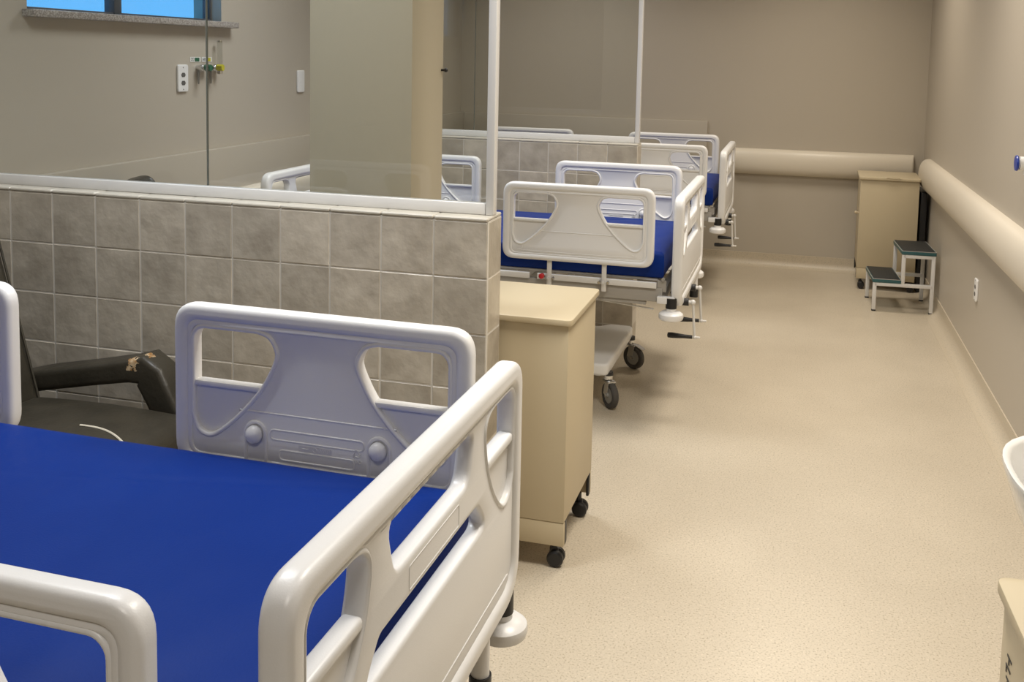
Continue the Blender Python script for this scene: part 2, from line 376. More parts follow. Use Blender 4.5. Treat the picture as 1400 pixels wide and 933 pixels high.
# ------------------------------------------------------------------ tiled half walls with glass screens
ZT = 9.5 * T - 2.886 * T      # top grout line of the tile field
PT = 0.135                    # half-wall thickness
_tm = {}
def tile_mesh(w, h):
    k = (round(w, 4), round(h, 4))
    if k not in _tm:
        bm = bmesh.new(); box(bm, (0, 0, 0), (w, 0.012, h), 0.0022, 1); me = bpy.data.meshes.new('tile')
        bmesh.ops.recalc_face_normals(bm, faces=bm.faces); bm.to_mesh(me); bm.free(); me.materials.append(M['tile']); _tm[k] = me
    return _tm[k]
def half_wall(name, label, Y, screen_label, X0=0.0):
    core = struct(simple(name, [lambda b: box(b, ((XL - 0.0035) / 2, Y + PT / 2, (ZT + 0.001) / 2), (-XL + 0.002, PT - 0.003, ZT + 0.001))], 'grout', smooth=False), label)
    def tile(x0, x1, z0, z1, face):
        g = 0.0032; me = tile_mesh(x1 - x0 - g, z1 - z0 - g); t = bpy.data.objects.new('tile', me); COL.objects.link(t); t.parent = core
        j = random.uniform(-0.0008, 0.0008)
        if face == 'f': t.location = ((x0 + x1) / 2, Y + 0.006 + j, (z0 + z1) / 2)
        else: t.location = (-0.006 + j, Y + (x0 + x1) / 2, (z0 + z1) / 2); t.rotation_euler = (0, 0, PI / 2)
        t.rotation_euler.x += random.uniform(-0.004, 0.004)
    rows = []; z = ZT
    while z > 0.01: rows.append((max(z - T, 0.0), z)); z -= T
    for z0, z1 in rows:
        x = 0.0
        while x > XL + 0.03:
            tile(max(x - T, XL), x, z0, z1, 'f'); x -= T
        tile(0.013, PT, z0, z1, 'e')
    x = 0.0
    while x > XL + 0.03:       # capping tiles on the top
        x0 = max(x - T, XL); me_w = x - x0 - 0.002
        c = simple('cap_tile', [lambda b: box(b, (0, 0, 0), (me_w, PT + 0.004, 0.010), 0.003, 1)], 'cap', core)
        c.location = ((x0 + x) / 2, Y + PT / 2, ZT + 0.0065 + random.uniform(-0.0006, 0.0006)); c.rotation_euler.y = random.uniform(-0.003, 0.003); x -= T
    # glass screen
    zc = ZT + 0.0118; yc = Y + PT * 0.52
    g = empty('glass_screen', (0, yc, zc)); tag(g, screen_label, 'glass screen', 'glass screens on the tiled half walls')
    simple('bottom_channel', [lambda b: box(b, ((XL - 0.026) / 2, 0, 0.017), (-XL - 0.026, 0.030, 0.034), 0.003)], 'alu', g)
    zp = ZC - zc
    simple('post', [lambda b: box(b, (-0.013, 0, zp / 2), (0.0245, 0.034, zp), 0.003)], 'alu', g)
    xj = -0.952
    for a, c in ((xj + 0.0015, -0.0265), (XL + 0.002, xj - 0.0015)):
        simple('pane', [lambda b: box(b, ((a + c) / 2, 0, 0.032 + (zp - 0.032) / 2), (c - a, 0.008, zp - 0.036))], 'glass', g, smooth=False)
    simple('glass_joint', [lambda b: box(b, (xj, 0, 0.032 + (zp - 0.032) / 2), (0.0028, 0.0086, zp - 0.04))], 'glass_edge', g, smooth=False)
    core.location.x += X0; g.location.x += X0
half_wall('wall_partition_near', 'grey stone-tiled half wall nearer to the camera', 0.0, 'clear glass screen with white post on the nearer tiled half wall')
half_wall('wall_partition_far', 'grey stone-tiled half wall between the two far beds', 16.22 * T, 'clear glass screen with thin white post on the farther tiled half wall', 0.012)
# pillar just behind the nearer half wall
def pillar(b): box(b, (-0.474, 0.165 + 0.14, ZC / 2), (0.345, 0.28, ZC), 0.004)
pl = struct(simple('wall_pillar', [pillar], 'pillar'), 'square beige pillar behind the nearer glass screen')
hk = simple('hook', [lambda b: (cyl(b, (0, 0, 0), (0.014, 0, 0), 0.004), sphere(b, (0.016, 0, 0), 0.007))], 'black', None)
hk.location = (-0.3015, 0.425, 1.515); tag(hk, 'tiny black hook screwed to the side of the beige pillar', 'hook')

# ceiling lamps
for i, (x, y, w, l, watt, c) in enumerate(LAMPS):
    g = empty('ceiling_lamp', (x, y, ZC)); tag(g, 'flat square ceiling light panel over the ' + ('aisle beside the nearest bed', 'aisle beside the middle bed', 'aisle by the back wall', 'nearest bed', 'middle bed', 'farthest bed', 'open floor behind the camera')[i], 'ceiling lamp', 'ceiling light panels')
    simple('housing', [lambda b: box(b, (0, 0, -0.012), (w + 0.03, l + 0.03, 0.022), 0.003)], 'alu', g)
    ld = bpy.data.lights.new('lamp_light', 'AREA'); ld.shape = 'RECTANGLE'; ld.size = w; ld.size_y = l; ld.energy = watt; ld.color = c; ld.spread = math.radians(140)
    lo = bpy.data.objects.new('lamp_light', ld); COL.objects.link(lo); lo.parent = g; lo.location = (0, 0, -0.028)

# ------------------------------------------------------------------ hospital bed
RL, RH = 0.664, 0.338
def leaf_rail(s):
    a = [(0.049, 0.112), (0.049, 0.289), (0.196, 0.289)]
    c = catmull([(0.196, 0.289), (0.222, 0.281), (0.237, 0.258), (0.236, 0.238), (0.219, 0.203), (0.200, 0.174), (0.168, 0.137), (0.132, 0.103), (0.102, 0.080), (0.081, 0.072), (0.060, 0.082), (0.049, 0.112)], 4)
    pts = a[:1] + [(0.049 + 0.024 * (1 - math.cos(t)), 0.289 - 0.024 * (1 - math.sin(t))) for t in [PI / 2 * q / 6 for q in range(7)]] + [(p[0], p[1]) for p in c]
    return [(-RL / 2 + u, v) if s < 0 else (RL / 2 - u, v) for u, v in pts[:-1]]
def clip_below(poly, vmax):
    out = []; n = len(poly)
    for i in range(n):
        a, b = poly[i], poly[(i + 1) % n]; ia, ib = a[1] <= vmax, b[1] <= vmax
        if ia: out.append(a)
        if ia != ib: t = (vmax - a[1]) / (b[1] - a[1]); out.append((a[0] + t * (b[0] - a[0]), vmax))
    return out
def grow(l, d): return offset(l, -d) if area(l) > 0 else offset(l, d)
def inrail(l): return l
PL = lambda u, v, w: (u, -w, v)        # rail plane: u along x, v up, w towards -y
def ridge(bm, pts, w, r=0.0022): tube(bm, [(u, -w, v) for u, v in pts], r, 6, upv=(0, 1, 0))
def make_rail():
    bm = bmesh.new(); H = RL / 2
    plate(bm, [rrect(-H, 0, H, RH, 0.052), rrect(-H + 0.034, 0.026, H - 0.034, RH - 0.034, 0.028)], 0.020, 0.013, 4, PL)
    plate(bm, [rrect(-H + 0.030, 0.020, H - 0.030, RH - 0.030, 0.030), grow(leaf_rail(-1), 0.004), grow(leaf_rail(1), 0.004)], 0.012, 0.004, 2, PL)
    for s in (-1, 1):
        lf = leaf_rail(s)
        plate(bm, [grow(lf, 0.0095), lf], 0.0165, 0.0045, 3, PL)
        lo = clip_below(grow(lf, 0.003), 0.176); plate(bm, [lo], 0.0045, 0.001, 1, PL)
        um = sorted(u for u, v in lo if v > 0.165); plate(bm, [rrect(um[0], 0.168, um[-1], 0.180, 0.004, 3)], 0.0135, 0.004, 2, PL)
    for w in (0.012, -0.012):
        ridge(bm, catmull([(-0.174, 0.122), (-0.166, 0.1275), (-0.15, 0.1285), (0.15, 0.1285), (0.166, 0.1275), (0.174, 0.122)], 4), w)
        ridge(bm, catmull([(-0.243, 0.075), (-0.240, 0.05), (-0.228, 0.040), (0.228, 0.040), (0.240, 0.05)], 4), 0.012, 0.0016)
    # inner face relief (w < 0 is the inner side, towards the mattress)
    iw = -0.012
    for v0, hl in ((0.086, 0.105), (0.046, 0.085)):
        st = fillet([(-hl, v0 - 0.010), (hl, v0 - 0.010), (hl, v0 + 0.010), (-hl, v0 + 0.010)], 0.010, 6)
        tube(bm, [(u, -iw, v) for u, v in st], 0.0024, 6, closed=True, upv=(0, 1, 0))
    plate(bm, [rrect(-0.034, 0.060, 0.040, 0.072, 0.001, 2)], 0.0035, 0.0006, 1, lambda u, v, w: (u, 0.0098 - w, v))
    plate(bm, [rrect(-H + 0.031, 0.023, H - 0.031, RH - 0.031, 0.031), rrect(-H + 0.043, 0.030, H - 0.043, RH - 0.043, 0.022)], 0.0150, 0.003, 2, PL)
    o = finish(bm, 'side_rail', 'plastic', angle=40)
    for s in (-1, 1):
        k = simple('knob', [lambda b: sphere(b, (s * 0.139, 0.021, 0.084), 0.0185, (1, 0.85, 1)), ], 'plastic', o)
        hs = simple('knob_housing', [lambda b: tube(b, [(s * 0.139 + 0.023 * x, 0.013, z) for x, z in [(-1, 0.012)] + [(-math.cos(t), 0.084 + 0.024 * math.sin(t)) for t in [PI * q / 10 for q in range(11)]] + [(1, 0.012)]], 0.0042, 8, upv=(0, 1, 0))], 'plastic', o)
        simple('post', [lambda b: (box(b, (s * 0.121, 0.004, -0.055), (0.020, 0.012, 0.125), 0.002), cyl(b, (s * 0.121, -0.018, -0.075), (s * 0.121, 0.01, -0.075), 0.006, n=10))], 'paint', o)
    for s in (-1, 1):
        for q in (-0.020, 0.018):
            simple('post_bolt', [lambda b: (cyl(b, (s * 0.121 + q, -0.012, -0.078), (s * 0.121 + q, 0.008, -0.078), 0.0065, 0.0065, 10))], 'chrome', o)
    simple('release_knob', [lambda b: (cyl(b, (-0.150, -0.006, -0.068), (-0.150, -0.024, -0.068), 0.011, 0.012, 14), sphere(b, (-0.150, -0.024, -0.068), 0.012, (1, 0.4, 1), 14, 8))], 'red', o)
    # moulded lettering on the inner face, read from the mattress side
    mw = Matrix(((-1, 0, 0, 0), (0, 0, 1, 0.0135), (0, 1, 0, 0.050), (0, 0, 0, 1)))
    return o
def make_marks(o):
    bm = bmesh.new(); y = 0.0138; uc = -0.090; vc = 0.070
    for k in range(3):        # recycling triangle: three chasing arrows
        a0 = PI / 2 + k * 2 * PI / 3; a1 = a0 + 2 * PI / 3; P0 = Vector((math.cos(a0), math.sin(a0))) * 0.0105; P1 = Vector((math.cos(a1), math.sin(a1))) * 0.0105
        A = P0.lerp(P1, 0.14); B = P0.lerp(P1, 0.66); tube(bm, [(uc + A.x, y, vc + A.y), (uc + B.x, y, vc + B.y)], 0.0012, 6, upv=(0, 1, 0))
        d = (P1 - P0).normalized(); nn = Vector((-d.y, d.x)); tip = P0.lerp(P1, 0.88)
        for s in (-1, 1):
            q = B + nn * s * 0.0035; tube(bm, [(uc + q.x, y, vc + q.y), (uc + tip.x, y, vc + tip.y)], 0.0009, 5, upv=(0, 1, 0))
    tube(bm, [(0.003 + 0.0045 * math.cos(t), y, 0.066 + 0.0045 * math.sin(t)) for t in [2 * PI * q / 14 for q in range(14)]], 0.0008, 5, closed=True, upv=(0, 1, 0))
    for q in (0.022, 0.028): tube(bm, [(q - 0.004, y, 0.066), (q + 0.003, y, 0.066)], 0.0009, 5, upv=(0, 1, 0))
    for q in range(6): tube(bm, [(-0.008 - q * 0.0042, y, 0.063 + 0.002 * (q % 2)), (-0.0095 - q * 0.0042, y, 0.069)], 0.0007, 5, upv=(0, 1, 0))
    finish(bm, 'moulded_mark', 'plastic', o)['kind'] = 'stuff'
    text_mesh('PEAD', 0.0095, 'moulded_mark', 'plastic', o, Matrix(((-1, 0, 0, uc), (0, 0, 1, 0.0128), (0, 1, 0, 0.0535), (0, 0, 0, 1))), 0.0012)
FW, FH = 0.92, 0.480
def leaf_foot(s):
    c = catmull([(0.168, 0.431), (0.197, 0.426), (0.214, 0.411), (0.217, 0.390), (0.209, 0.354), (0.195, 0.322), (0.171, 0.284), (0.143, 0.253), (0.118, 0.232), (0.096, 0.224), (0.067, 0.234), (0.050, 0.266)], 4)
    pts = [(0.050 + 0.026 * (1 - math.cos(t)), 0.431 - 0.026 * (1 - math.sin(t))) for t in [PI / 2 * q / 6 for q in range(7)]] + [(p[0], p[1]) for p in c]
    return [(-FW / 2 + u, v) if s < 0 else (FW / 2 - u, v) for u, v in pts]
PF = lambda u, v, w: (w, u, v)          # end board plane: u along y, v up, w towards +x (outside)
def make_board():
    bm = bmesh.new(); H = FW / 2
    def outer(i): return fillet([(-H + i, i), (H - i, i), (H - i, FH - i), (-H + i, FH - i)], [0.10 - i, 0.10 - i, 0.062 - i * 0.7, 0.062 - i * 0.7], 10)
    slot1 = fillet([(-0.152, 0.346), (0.152, 0.346), (0.180, 0.428), (-0.180, 0.428)], [0.032, 0.032, 0.022, 0.022], 6)
    slot2 = fillet([(-0.255, 0.230), (0.255, 0.230), (0.204, 0.284), (-0.204, 0.284)], [0.016, 0.016, 0.024, 0.024], 6)
    plate(bm, [outer(0), outer(0.043)], 0.0225, 0.015, 5, PF)
    plate(bm, [outer(0.038), grow(leaf_foot(-1), 0.004), grow(leaf_foot(1), 0.004), slot1, slot2], 0.0155, 0.008, 3, PF)
    for s in (-1, 1):
        lf = leaf_foot(s)
        plate(bm, [grow(lf, 0.010), lf], 0.0180, 0.006, 3, PF)
        lo = clip_below(grow(lf, 0.003), 0.334); plate(bm, [lo], 0.006, 0.001, 1, PF)
        um = sorted(u for u, v in lo if v > 0.319); plate(bm, [rrect(um[0], 0.322, um[-1], 0.342, 0.008, 4)], 0.0155, 0.007, 3, PF)
    for w in (0.0155, -0.0155):
        tube(bm, [(w, u, 0.068) for u in (-0.39, 0, 0.39)], 0.0014, 6)
        tube(bm, [(w, u, v) for u, v in rrect(-0.105, 0.296, 0.105, 0.332, 0.004, 3)], 0.0010, 5, closed=True, upv=(1, 0, 0))
    return finish(bm, 'foot_board', 'plastic', angle=40)
def make_crank(dy):
    def f(b):
        tube(b, [(0.235, dy, 0.518), (0.38, dy, 0.518)], 0.008, 10); tube(b, [(0.38, dy, 0.526), (0.382, dy, 0.50), (0.387, dy, 0.42), (0.392, dy, 0.362)], 0.0055, 8, upv=(0, 1, 0))
        sphere(b, (0.38, dy, 0.518), 0.012, (1, 1, 1), 12, 8); tube(b, [(0.415, dy, 0.365), (0.38, dy, 0.365)], 0.005, 8); sphere(b, (0.392, dy, 0.365), 0.009, (1, 1, 1), 10, 6)
    c = simple('crank', [f], 'paint')
    simple('crank_handle', [lambda b: lathe(b, [(0.004, 0.0), (0.008, 0.0), (0.0085, -0.03), (0.0125, -0.085), (0.0115, -0.105), (0.004, -0.108)], (0.382, dy, 0.365), 'X', 14)], 'black', c)
    simple('shaft_collar', [lambda b: cyl(b, (0.334, dy, 0.518), (0.362, dy, 0.518), 0.0165, n=14)], 'black', c)
    return c
def make_caster(x, y, turn):
    # one large swivel caster: steel fork with a rubber tyre
    c = simple('caster', [lambda b: (cyl(b, (0, 0, 0.128), (0, 0, 0.150), 0.021, n=16), box(b, (0.010, 0, 0.121), (0.062, 0.040, 0.010), 0.004),
        [box(b, (0.016, s * 0.018, 0.090), (0.034, 0.003, 0.066), 0.001, 1, Matrix.Rotation(0.22, 3, 'Y')) for s in (-1, 1)],
        cyl(b, (0.024, -0.024, 0.060), (0.024, 0.024, 0.060), 0.007, n=10))], 'chrome')
    simple('wheel', [lambda b: lathe(b, [(0.0, -0.011), (0.040, -0.011), (0.043, -0.014), (0.054, -0.015), (0.0595, -0.009), (0.0605, 0), (0.0595, 0.009), (0.054, 0.015), (0.043, 0.014), (0.040, 0.011), (0, 0.011)], (0.024, 0, 0.0605), 'Y', 32)], 'rubber', c)
    simple('wheel_disc', [lambda b: (lathe(b, [(0.004, -0.0125), (0.036, -0.0125), (0.038, -0.010), (0.038, 0.010), (0.036, 0.0125), (0.004, 0.0125)], (0.024, 0, 0.0605), 'Y', 24), cyl(b, (0.024, -0.020, 0.0605), (0.024, 0.020, 0.0605), 0.012, n=14))], 'hub', c)
    simple('stem_sleeve', [lambda b: cyl(b, (0, 0, 0.146), (0, 0, 0.162), 0.023, n=16)], 'black', c)
    if turn > -0.7: simple('brake_pedal', [lambda b: box(b, (0.062, 0, 0.118), (0.050, 0.030, 0.006), 0.002, 1, Matrix.Rotation(0.35, 3, 'Y'))], 'chrome', c)
    c.location = (x, y, 0); c.rotation_euler = (0, 0, turn); return c
def make_bed():
    b0 = empty('hospital_bed')
    XF, XH = 0.320, -1.63          # end board centre planes
    rail = make_rail(); make_marks(rail)
    first = True
    for s in (-1, 1):
        for xc in (-0.108, -1.187):
            r = rail if first else dup(rail); first = False; r.parent = b0
            r.location = (xc, s * 0.476, 0.684); r.rotation_euler = (0, 0, 0 if s < 0 else PI)
    fb = make_board(); fb.parent = b0; fb.location = (XF, 0, 0.508)
    hb = dup(fb); hb.name = 'head_board'; hb.parent = b0; hb.location = (XH, 0, 0.508); hb.rotation_euler = (0, 0, PI)
    for s in (-1, 1):
        simple('side_beam', [lambda b: (box(b, (-0.66, s * 0.425, 0.562), (1.84, 0.030, 0.060), 0.004), box(b, (-0.66, s * 0.422, 0.523), (1.70, 0.020, 0.018), 0.003))], 'grey', b0)
        for x0, x1 in ((-1.55, -0.325), (-0.290, 0.235)):
            simple('deck_bar', [lambda b: box(b, ((x0 + x1) / 2, s * 0.444, 0.6045), (x1 - x0, 0.018, 0.026), 0.003)], 'paint', b0)
        simple('corner_bracket', [lambda b: (box(b, (0.255, s * 0.43, 0.600), (0.040, 0.010, 0.050), 0.002, 1), cyl(b, (0.262, s * 0.448, 0.632), (0.262, s * 0.425, 0.632), 0.007, n=10))], 'grey', b0)
        simple('brace_rod', [lambda b: tube(b, [(0.22, s * 0.40, 0.490), (-0.24, s * 0.40, 0.530)], 0.004, 6)], 'paint', b0)
    simple('deck_panel', [lambda b: box(b, (-0.66, 0, 0.624), (1.80, 0.84, 0.012), 0.003)], 'paint', b0)
    for x in (0.255, -1.575): simple('cross_beam', [lambda b: box(b, (x, 0, 0.560), (0.030, 0.84, 0.056), 0.004)], 'grey', b0)
    for x in (0.300, -1.62):
        for s in (-1, 1):
            c = simple('corner_bumper', [lambda b: (lathe(b, [(0.0, 0.462), (0.044, 0.462), (0.050, 0.466), (0.053, 0.476), (0.051, 0.488), (0.040, 0.497), (0.022, 0.500), (0.022, 0.520), (0.0, 0.520)], (x, s * 0.445, 0), 'Z', 28),
                box(b, ((x + (0.255 if x > 0 else -1.575)) / 2, s * 0.445, 0.545), (abs(x - (0.255 if x > 0 else -1.575)) + 0.03, 0.03, 0.03), 0.003))], 'plastic', b0)
            simple('bumper_sleeve', [lambda b: cyl(b, (x, s * 0.445, 0.512), (x, s * 0.445, 0.556), 0.0235, n=18)], 'black', c)
    ps = simple('pole_socket', [lambda b: cyl(b, (0.322, 0.275, 0.440), (0.322, 0.275, 0.540), 0.017, n=18)], 'plastic', b0)
    simple('socket_sleeve', [lambda b: cyl(b, (0.322, 0.275, 0.400), (0.322, 0.275, 0.442), 0.021, n=18)], 'black', ps)
    for dy in (-0.335, -0.045):
        c = make_crank(dy); c.parent = b0
    # wheeled base with moulded cover
    def base(b):
        out = fillet([(-1.33, -0.345), (-1.21, -0.345), (-1.16, -0.285), (-0.10, -0.285), (-0.05, -0.345), (0.068, -0.345), (0.068, 0.345), (-0.05, 0.345), (-0.10, 0.285), (-1.16, 0.285), (-1.21, 0.345), (-1.33, 0.345)], 0.035, 5)
        plate(b, [out], 0.028, 0.012, 3, lambda u, v, w: (u - 0.050, v, 0.178 + w))
        for x in (-1.325, -0.030):
            for s in (-1, 1): cyl(b, (x, s * 0.300, 0.150), (x, s * 0.300, 0.190), 0.040, 0.046, 20)
        box(b, (-0.001, 0, 0.172), (0.028, 0.60, 0.030), 0.01); box(b, (-1.355, 0, 0.172), (0.03, 0.60, 0.03), 0.01)
    simple('base_cover', [base], 'plastic', b0)
    for x in (-1.07, -0.36): simple('lift_column', [lambda b: (box(b, (x, 0, 0.36), (0.11, 0.46, 0.34), 0.012), box(b, (x, 0, 0.52), (0.08, 0.80, 0.04), 0.005))], 'paint', b0)
    for x in (-1.325, 0.012):
        for s in (-1, 1): make_caster(x, s * 0.300, -0.9 if s < 0 else -0.5).parent = b0
    return b0
def make_mattress(zt=0.748):
    bm = bmesh.new(); x0, x1, hy, th_ = -1.575, 0.258, 0.432, zt - 0.632; R = 0.014
    nx, ny = 150, 76; top = []
    us = [0, 0.006, 0.02] + [0.02 + (1 - 0.04) * k / nx for k in range(1, nx)] + [0.98, 0.994, 1]
    def hgt(x, y):
        z = 0.0055 * noise.noise((x * 3.2, y * 3.2, 2.0)) + 0.0028 * noise.noise((x * 11, y * 7, 5.0))
        z -= 0.0085 * math.exp(-((math.hypot(x + 1.05, y + 0.75) - 0.86) / 0.014) ** 2)
        z -= 0.0030 * math.exp(-((y - 0.26 - 0.22 * (x + 0.4)) / 0.012) ** 2) * (1 if x > -0.5 else 0.3)
        ed = min(x - x0, x1 - x, y + hy, hy - y); z *= min(1, ed / 0.05); z -= 0.012 * max(0, 1 - ed / 0.03) ** 2.2
        return z
    ys = [-1 + 2 * k / ny for k in range(ny + 1)]
    grid = [[bm.verts.new((x0 + (x1 - x0) * u, hy * v, zt + hgt(x0 + (x1 - x0) * u, hy * v))) for v in ys] for u in us]
    for A, B in zip(grid, grid[1:]):
        for k in range(ny): bm.faces.new((A[k], B[k], B[k + 1], A[k + 1]))
    rim = [grid[i][0] for i in range(len(us))] + grid[-1][1:] + [grid[i][ny] for i in range(len(us) - 2, -1, -1)] + [grid[0][k] for k in range(ny - 1, 0, -1)]
    prev = rim; cx, cy = (x0 + x1) / 2, 0
    for dz, d in ((-0.006, 0.003), (-0.47 * th_, 0.006), (-0.82 * th_, 0.004), (0.013 - th_, -0.004)):
        ring = []
        for v in rim:
            q = Vector((v.co.x, v.co.y, zt - 0.012 + dz)); n = Vector((0, 0, 0))
            if abs(v.co.x - x0) < 1e-5: n.x -= 1
            if abs(v.co.x - x1) < 1e-5: n.x += 1
            if abs(abs(v.co.y) - hy) < 1e-5: n.y += math.copysign(1, v.co.y)
            w = 0.0025 * noise.noise((v.co.x * 9, v.co.y * 9, dz * 20)); ring.append(bm.verts.new(q + n * (d + w)))
        n_ = len(rim)
        for k in range(n_): bm.faces.new((prev[k], prev[(k + 1) % n_], ring[(k + 1) % n_], ring[k]))
        prev = ring
    bm.faces.new(prev)
    return finish(bm, 'mattress', 'blue', angle=50)
BEDS = [((-0.003, -1.318, 0), -0.012, 'white hospital bed in the foreground, nearest of the three', 'thin blue vinyl mattress on the nearest bed in the foreground'),
        ((0.057, 1.955, 0), -0.006, 'white hospital bed between the two tiled half walls', 'thin blue vinyl mattress on the bed between the half walls'),
        ((0.074, 4.215, 0), 0.0, 'white hospital bed by the back wall, farthest of the three', 'thin blue vinyl mattress on the farthest bed by the back wall')]
BEDOBJ = []
bed0 = make_bed(); matt0 = make_mattress(0.715); matt1 = make_mattress()
for i, (loc, rz, lb, ml) in enumerate(BEDS):
    b = bed0 if i == 0 else dup(bed0); m = (matt0, matt1, None)[i] or dup(matt1)
    for q in (b, m): q.location = loc; q.rotation_euler = (0, 0, rz)
    m.location.z = 0.001
    BEDOBJ.append(b)
    tag(b, lb, 'bed', 'hospital beds'); tag(m, ml, 'mattress', 'blue mattresses')
for q in kids(bed0):      # the near foot rail of the first bed hangs lower than the others
    if q.name.startswith('side_rail') and q.location.y < 0 and q.location.x > -0.5: q.location.z -= 0.060; q.location.x -= 0.045
    elif q.name.startswith('side_rail'): q.scale = (1.03, 1, 1.06); q.location.z -= 0.020; q.location.x -= 0.040 if q.location.x < -0.5 else 0
    if q.name.startswith('corner_bumper') and q.bound_box[0][0] > 0: q.location.z -= 0.045; q.location.x += 0.010
for q in kids(BEDOBJ[1]):     # its near head rail is folded down
    if q.name.startswith('side_rail') and q.location.y < 0 and q.location.x < -0.5: q.location.z -= 0.26

# ------------------------------------------------------------------ bedside cabinets on twin-wheel casters
def make_cabinet(w=0.44, d=0.42, h=0.785):
    c = empty('bedside_cabinet'); hw, hd = w / 2, d / 2
    simple('top', [lambda b: plate(b, [rrect(-hw - 0.012, -hd - 0.012, hw + 0.012, hd + 0.012, 0.022, 6)], 0.0095, 0.003, 2, lambda u, v, q: (u, v, h - 0.0095 + q))], 'cabinet', c)
    simple('body', [lambda b: box(b, (0, 0, (0.150 + h - 0.019) / 2), (w, d, h - 0.019 - 0.150), 0.0025)], 'cabinet', c)
    for s in (-1, 1):
        p = simple('plinth_rail', [lambda b: box(b, (0, s * (hd - 0.010), 0.112), (w, 0.018, 0.074), 0.002)], 'cabinet', c)
        for q in (-1, 1): simple('corner_plate', [lambda b: box(b, (q * (hw - 0.004), s * (hd - 0.030), 0.112), (0.010, 0.024, 0.076), 0.003)], 'black', p)
    for sx in (-1, 1):
        for sy in (-1, 1):
            x, y = sx * (hw - 0.035), sy * (hd - 0.032)
            k = simple('caster', [lambda b: (cyl(b, (x, y, 0.05), (x, y, 0.080), 0.010, n=10), box(b, (x, y, 0.040), (0.028, 0.014, 0.040), 0.004))], 'black', c)
            for q in (-1, 1):
                simple('wheel', [lambda b: lathe(b, [(0.0, -0.010), (0.020, -0.010), (0.0255, -0.006), (0.0265, 0), (0.0255, 0.006), (0.020, 0.009), (0, 0.009)], (x + 0.006, y + q * 0.0135, 0.0265), 'Y', 22)], 'black', k)
    return c
cab = make_cabinet(); cab.location = (0.217 - 0.012 - 0.22, 0.158 + 0.012 + 0.21, 0)
tag(cab, 'beige wheeled cabinet beside the end of the nearer tiled half wall', 'cabinet', 'beige wheeled bedside cabinets')
c3 = dup(cab); c3.location = (1.465, 4.755, 0); c3.rotation_euler = (0, 0, -0.02)
for k in kids(c3):
    if k.name.startswith(('top', 'body', 'plinth')): k.scale.x = 0.86
    elif k.name.startswith('caster'): k.scale.x = 0.86
tag(c3, 'beige wheeled cabinet in the far corner behind the step stool', 'cabinet', 'beige wheeled bedside cabinets')
simple('hand_grip', [lambda b: tube(b, [(0.02 + 0.045 * math.cos(t), -0.222 - 0.004 * math.sin(t) ** 2, 0.781 + 0.010 * math.sin(t)) for t in [2 * PI * q / 20 for q in range(20)]], 0.002, 6, closed=True)], 'cabinet', c3)
simple('side_knob', [lambda b: (cyl(b, (-0.186, -0.10, 0.52), (-0.204, -0.10, 0.52), 0.006, n=10), sphere(b, (-0.206, -0.10, 0.52), 0.011))], 'cabinet', c3)
c4 = dup(cab); c4.location = (1.165 + 0.012 + 0.22, -1.07 - 0.222, 0); c4.rotation_euler = (0, 0, 0.03)
tag(c4, 'beige wheeled cabinet cut by the right edge of the picture', 'cabinet', 'beige wheeled bedside cabinets')
def stamp(b):      # small printed vertical mark on the cabinet's side
    x = -0.2206
    rs = random.Random(3)
    for k in range(9):
        z = 0.690 - k * 0.017; y0 = 0.172 + rs.uniform(-0.006, 0.006)
        box(b, (x, y0 - 0.012, z), (0.0008, rs.uniform(0.014, 0.034), 0.0035)); box(b, (x, y0 - rs.uniform(0, 0.025), z - 0.006), (0.0008, 0.004, 0.010))
simple('printed_mark', [stamp], 'ink', c4, smooth=False)
# plain black box that fills the gap beside the far cabinet
bb = simple('black_gap_filler', [lambda b: box(b, (0, 0, 0.345), (0.040, 0.36, 0.69), 0.003)], 'black'); bb.location = (1.686, 4.76, 0)
tag(bb, 'narrow black box filling the gap between the far cabinet and the right wall', 'board')

# ------------------------------------------------------------------ two-step stool
def make_stool():
    s = empty('step_stool'); t = 0.011
    x0, xm, x1 = 0.0, 0.165, 0.340; y0, y1 = 0.0, 0.36; zl, zu = 0.185, 0.372
    for (x, z) in ((x0, zl), (x1, zu)):
        for y in (y0, y1):
            l = simple('leg', [lambda b: box(b, (x, y, z / 2 + 0.004), (2 * t, 2 * t, z - 0.008), 0.002)], 'paint', s)
            simple('foot_cap', [lambda b: box(b, (x, y, 0.005), (2 * t + 0.003, 2 * t + 0.003, 0.010), 0.002)], 'black', l)
    for y in (y0, y1):
        simple('upright', [lambda b: box(b, (xm, y, (zl + zu) / 2), (2 * t, 2 * t, zu - zl), 0.002)], 'paint', s)
        simple('side_bar', [lambda b: (box(b, ((x0 + x1) / 2, y, zl - t), (x1 - x0, 2 * t, 2 * t), 0.002), box(b, ((xm + x1) / 2, y, zu - t), (x1 - xm, 2 * t, 2 * t), 0.002))], 'paint', s)
    for (a, c, z) in ((x0 - 0.014, xm - 0.010, zl), (xm - 0.014, x1 + 0.014, zu)):
        st = simple('step', [lambda b: box(b, ((a + c) / 2, (y0 + y1) / 2, z + 0.012), (c - a, y1 - y0 + 0.03, 0.024), 0.003)], 'teal', s)
        simple('tread', [lambda b: box(b, ((a + c) / 2, (y0 + y1) / 2, z + 0.0255), (c - a - 0.014, y1 - y0 + 0.016, 0.004), 0.0015)], 'tread', st)
        simple('edge_trim', [lambda b: tube(b, [(u, v, z + 0.0235) for u, v in rrect(a + 0.001, y0 - 0.014, c - 0.001, y1 + 0.014, 0.004, 2)], 0.0022, 5, closed=True)], 'grey', st)
    return s
st = make_stool(); st.location = (1.350, 3.945, 0); st.rotation_euler = (0, 0, 0.05)
tag(st, 'white-legged two-step stool with black treads against the right wall', 'step stool')

